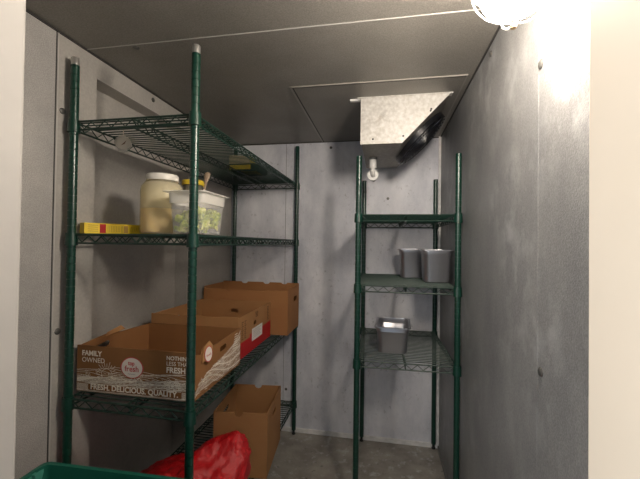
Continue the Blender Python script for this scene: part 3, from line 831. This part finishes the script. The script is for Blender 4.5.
# ------------------------------------------------------------------ cooling unit on the ceiling
def evaporator():
    y0, y1 = 1.63, 2.165; zt_ = ZC - .005; zb_ = 1.748
    xl, xb, xr = -.107, .078, .288
    root = thing('cooling_unit', ((xl + xr) / 2, (y0 + y1) / 2, zb_), 'white slope-sided cooling unit with black fan hung below the ceiling', 'cooling unit')
    prof = [(xl, zb_), (xb, zb_), (xr, zt_), (xl, zt_)]
    fy = frame((0, 0, 0), (1, 0, 0), (0, 0, 1))     # local w = -Y
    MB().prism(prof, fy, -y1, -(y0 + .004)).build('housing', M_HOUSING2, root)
    g = .004
    ep = MB().prism([(xl - g, zb_ - g), (xb + g * .5, zb_ - g), (xr + g, zt_), (xl - g, zt_)], fy, -(y0 + .004), -y0).build('end_panel', M_HOUSING, root)
    for (x, z) in ((-.053, 1.766), (.205, 1.885), (.207, 1.893), (.085, 1.775)):
        MB().lathe([(0, 0), (.0045, 0), (.0045, .002), (0, .003)], n=10, mtx=Matrix.Translation((x, y0, z)) @ Vector((0, -1, 0)).to_track_quat('Z', 'Y').to_matrix().to_4x4()).build('screw', M_DARK, ep)
    MB().box(xl - .02, xr + .012, y0 - .006, y0 + .03, zt_ - .003, zt_ + .001).build('mounting_flange', M_HOUSING, root)
    MB().box(xl - .055, xl, y0 + .01, y0 + .03, zt_ - .006, zt_ + .001).build('mounting_bracket', M_WTRIM, root)
    # fan on the sloping face
    s = Vector((xr - xb, 0, zt_ - zb_)).normalized(); n = Vector((s.z, 0, -s.x))
    mid = Vector(((xb + xr) / 2, 1.90, (zb_ + zt_) / 2)) + s * -.012
    Xf = Matrix((s, Vector((0, 1, 0)), n)).transposed().to_4x4(); Xf.translation = mid
    if (Xf.to_3x3().determinant() < 0):
        Xf = Matrix((s, Vector((0, -1, 0)), n)).transposed().to_4x4(); Xf.translation = mid
    Rf = .162
    MB().lathe([(Rf, .0), (Rf, .024), (Rf - .004, .026), (Rf - .006, .002), (Rf, .0)], n=40, mtx=Xf).build('fan_shroud', M_BLACK, root, True)
    gm = MB()
    for k in range(9):
        r = .03 + k * (Rf - .032) / 8; z = .024 + .030 * math.sqrt(max(0, 1 - (r / (Rf + .004)) ** 2))
        gm.path([Xf @ Vector((r * math.cos(t * PI / 18), r * math.sin(t * PI / 18), z)) for t in range(36)], .0024, 5, True)
    for k in range(8):
        t = k * PI / 4
        gm.path([Xf @ Vector((r * math.cos(t), r * math.sin(t), .023 + .030 * math.sqrt(max(0, 1 - (r / (Rf + .004)) ** 2)))) for r in [.0, .03, .06, .09, .115, .135, Rf - .001]], .0028, 5)
    gm.build('fan_guard', M_BLACK, root, True)
    bl = MB()
    for k in range(5):
        t0 = k * 2 * PI / 5; rings = []
        for j in range(6):
            r = .028 + j * .021; w_ = .024 + .028 * j / 5
            rings.append([tuple(Xf @ (Matrix.Rotation(t0, 3, 'Z') @ Vector((r, q * w_, .012 + q * .012 + e))) ) for q, e in ((-1, 0), (0, .003), (1, 0), (1, .002), (0, .005), (-1, .002))])
        bl.loft(rings)
    bl.lathe([(0, .002), (.03, .002), (.03, .022), (.024, .028), (0, .028)], n=20, mtx=Xf)
    bl.build('fan_blade', M_BLUE, root, True)
    # drain spout
    px, py = -.060, 1.905
    d = MB().lathe([(0, .0), (.022, .0), (.022, -.008), (.020, -.012), (.0, -.012)], (px, py, zb_), 20).build('drain_nut', M_GASKET, root, True)
    d = MB(); d.lathe([(0, zb_ - .012), (.0195, zb_ - .012), (.0195, zb_ - .058), (0, zb_ - .058)], (px, py, 0), 20)
    d.build('drain_pipe', M_PVC, root, True)
    d = MB(); d.path([(px, py, zb_ - .056), (px, py, zb_ - .072), (px, py + .006, zb_ - .083), (px, py + .018, zb_ - .090), (px, py + .05, zb_ - .092)], .0125, 14)
    d.build('drain_elbow', M_PVC, root, True)
    m = MB(); m.lathe([(.0132, -.010), (.030, -.010), (.030, .010), (.0132, .010), (.0132, -.010)], n=22, mtx=Matrix.Translation((px, py + .026, zb_ - .091)) @ Matrix.Rotation(PI / 2, 4, 'X'))
    m.build('pipe_collar', M_PVC, root, True)
    m = MB(); m.path([(px, py + .05, zb_ - .092), (px, py + .15, zb_ - .094)], .011, 12); m.build('drain_tail', M_GASKET, root, True)
evaporator()

# ------------------------------------------------------------------ caged lamp on the ceiling
def lamp():
    lx, ly = .236, .700
    root = thing('caged_lamp', (lx, ly, 1.685), 'lit ceiling lamp in a white wire cage by the worn wall', 'lamp')
    MB().lathe([(0, ZC), (.062, ZC), (.062, ZC - .030), (.056, ZC - .040), (.050, ZC - .095), (0, ZC - .095)], (lx, ly, 0), 32).build('lamp_base', M_WHITEP, root, True)
    prof = [(0, 1.705)] + [(.062 * math.sin(t * PI / 16), 1.767 - .062 * math.cos(t * PI / 16)) for t in range(1, 9)] + [(.062, 1.81), (.058, 1.845), (.048, 1.862), (.044, ZC - .095)]
    MB().lathe(prof, (lx, ly, 0), 32).build('globe', M_LAMP, root, True)
    g = MB()
    for k in range(5):
        t = k * 2 * PI / 5 + .35
        pts = [(lx + .074 * math.cos(q) * math.cos(t), ly + .074 * math.cos(q) * math.sin(t), 1.775 + .081 * math.sin(q)) for q in [(-90 + 7.5 * i) * PI / 180 for i in range(13)]] + [(lx + .073 * math.cos(t), ly + .073 * math.sin(t), 1.84), (lx + .061 * math.cos(t), ly + .061 * math.sin(t), 1.885)]
        g.path(pts, .0017, 6)
    g.path([(lx + .075 * math.cos(t * PI / 18), ly + .075 * math.sin(t * PI / 18), 1.775) for t in range(36)], .0032, 6, True)
    g.path([(lx + .062 * math.cos(t * PI / 18), ly + .062 * math.sin(t * PI / 18), 1.885) for t in range(36)], .004, 6, True)
    g.build('wire_guard', M_WHITEP, root, True)
    MB().lathe([(0, 1.683), (.005, 1.684), (.0065, 1.689), (.005, 1.698), (0, 1.699)], (lx, ly, 0), 12).build('guard_finial', plain('brass_finial', (.55, .38, .22), .4, .3), root, True)
lamp()

# ------------------------------------------------------------------ light from the room outside the doorway
w = bpy.data.worlds.new('outside_room'); scene.world = w; w.use_nodes = True
bg = w.node_tree.nodes['Background']; bg.inputs['Color'].default_value = (.72, .85, 1.0, 1); bg.inputs['Strength'].default_value = .38
# soft area light added outside the doorway to brighten the right jamb
ld = bpy.data.lights.new('jamb_fill_light', 'AREA'); ld.shape = 'RECTANGLE'; ld.size = .6; ld.size_y = .9; ld.energy = 20; ld.color = (1., .97, .93)
lo = bpy.data.objects.new('jamb_fill_light', ld); COL.objects.link(lo)
lo.location = (-.9, -.45, 1.45)
lo.rotation_euler = (Vector((.24, .4, 1.2)) - lo.location).to_track_quat('-Z', 'Y').to_euler()

# ------------------------------------------------------------------ camera
cam = bpy.data.cameras.new('camera'); co = bpy.data.objects.new('camera', cam); COL.objects.link(co)
F, YAW, PITCH, ROLL, EYE = 347.17, .1805, .0125, .0131, 1.275
cam.sensor_fit = 'HORIZONTAL'; cam.sensor_width = 36; cam.lens = F / 640 * 36; cam.clip_start = .02
r = Vector((math.cos(YAW), math.sin(YAW), 0)); fw = Vector((-math.sin(YAW), math.cos(YAW), 0)); u = Vector((0, 0, 1))
f2 = fw * math.cos(PITCH) + u * math.sin(PITCH); u2 = u * math.cos(PITCH) - fw * math.sin(PITCH)
Rv = r * math.cos(ROLL) - (-u2) * math.sin(ROLL); Uv = u2 * math.cos(ROLL) - r * math.sin(ROLL)
mw = Matrix((Rv, Uv, -f2)).transposed().to_4x4(); mw.translation = Vector((0, 0, EYE))
co.matrix_world = mw
scene.camera = co
vs = scene.view_settings
vs.view_transform = 'Standard'; vs.look = 'None'; vs.gamma = 1; vs.exposure = 0.0
try: vs.use_curve_mapping = False
except Exception: pass
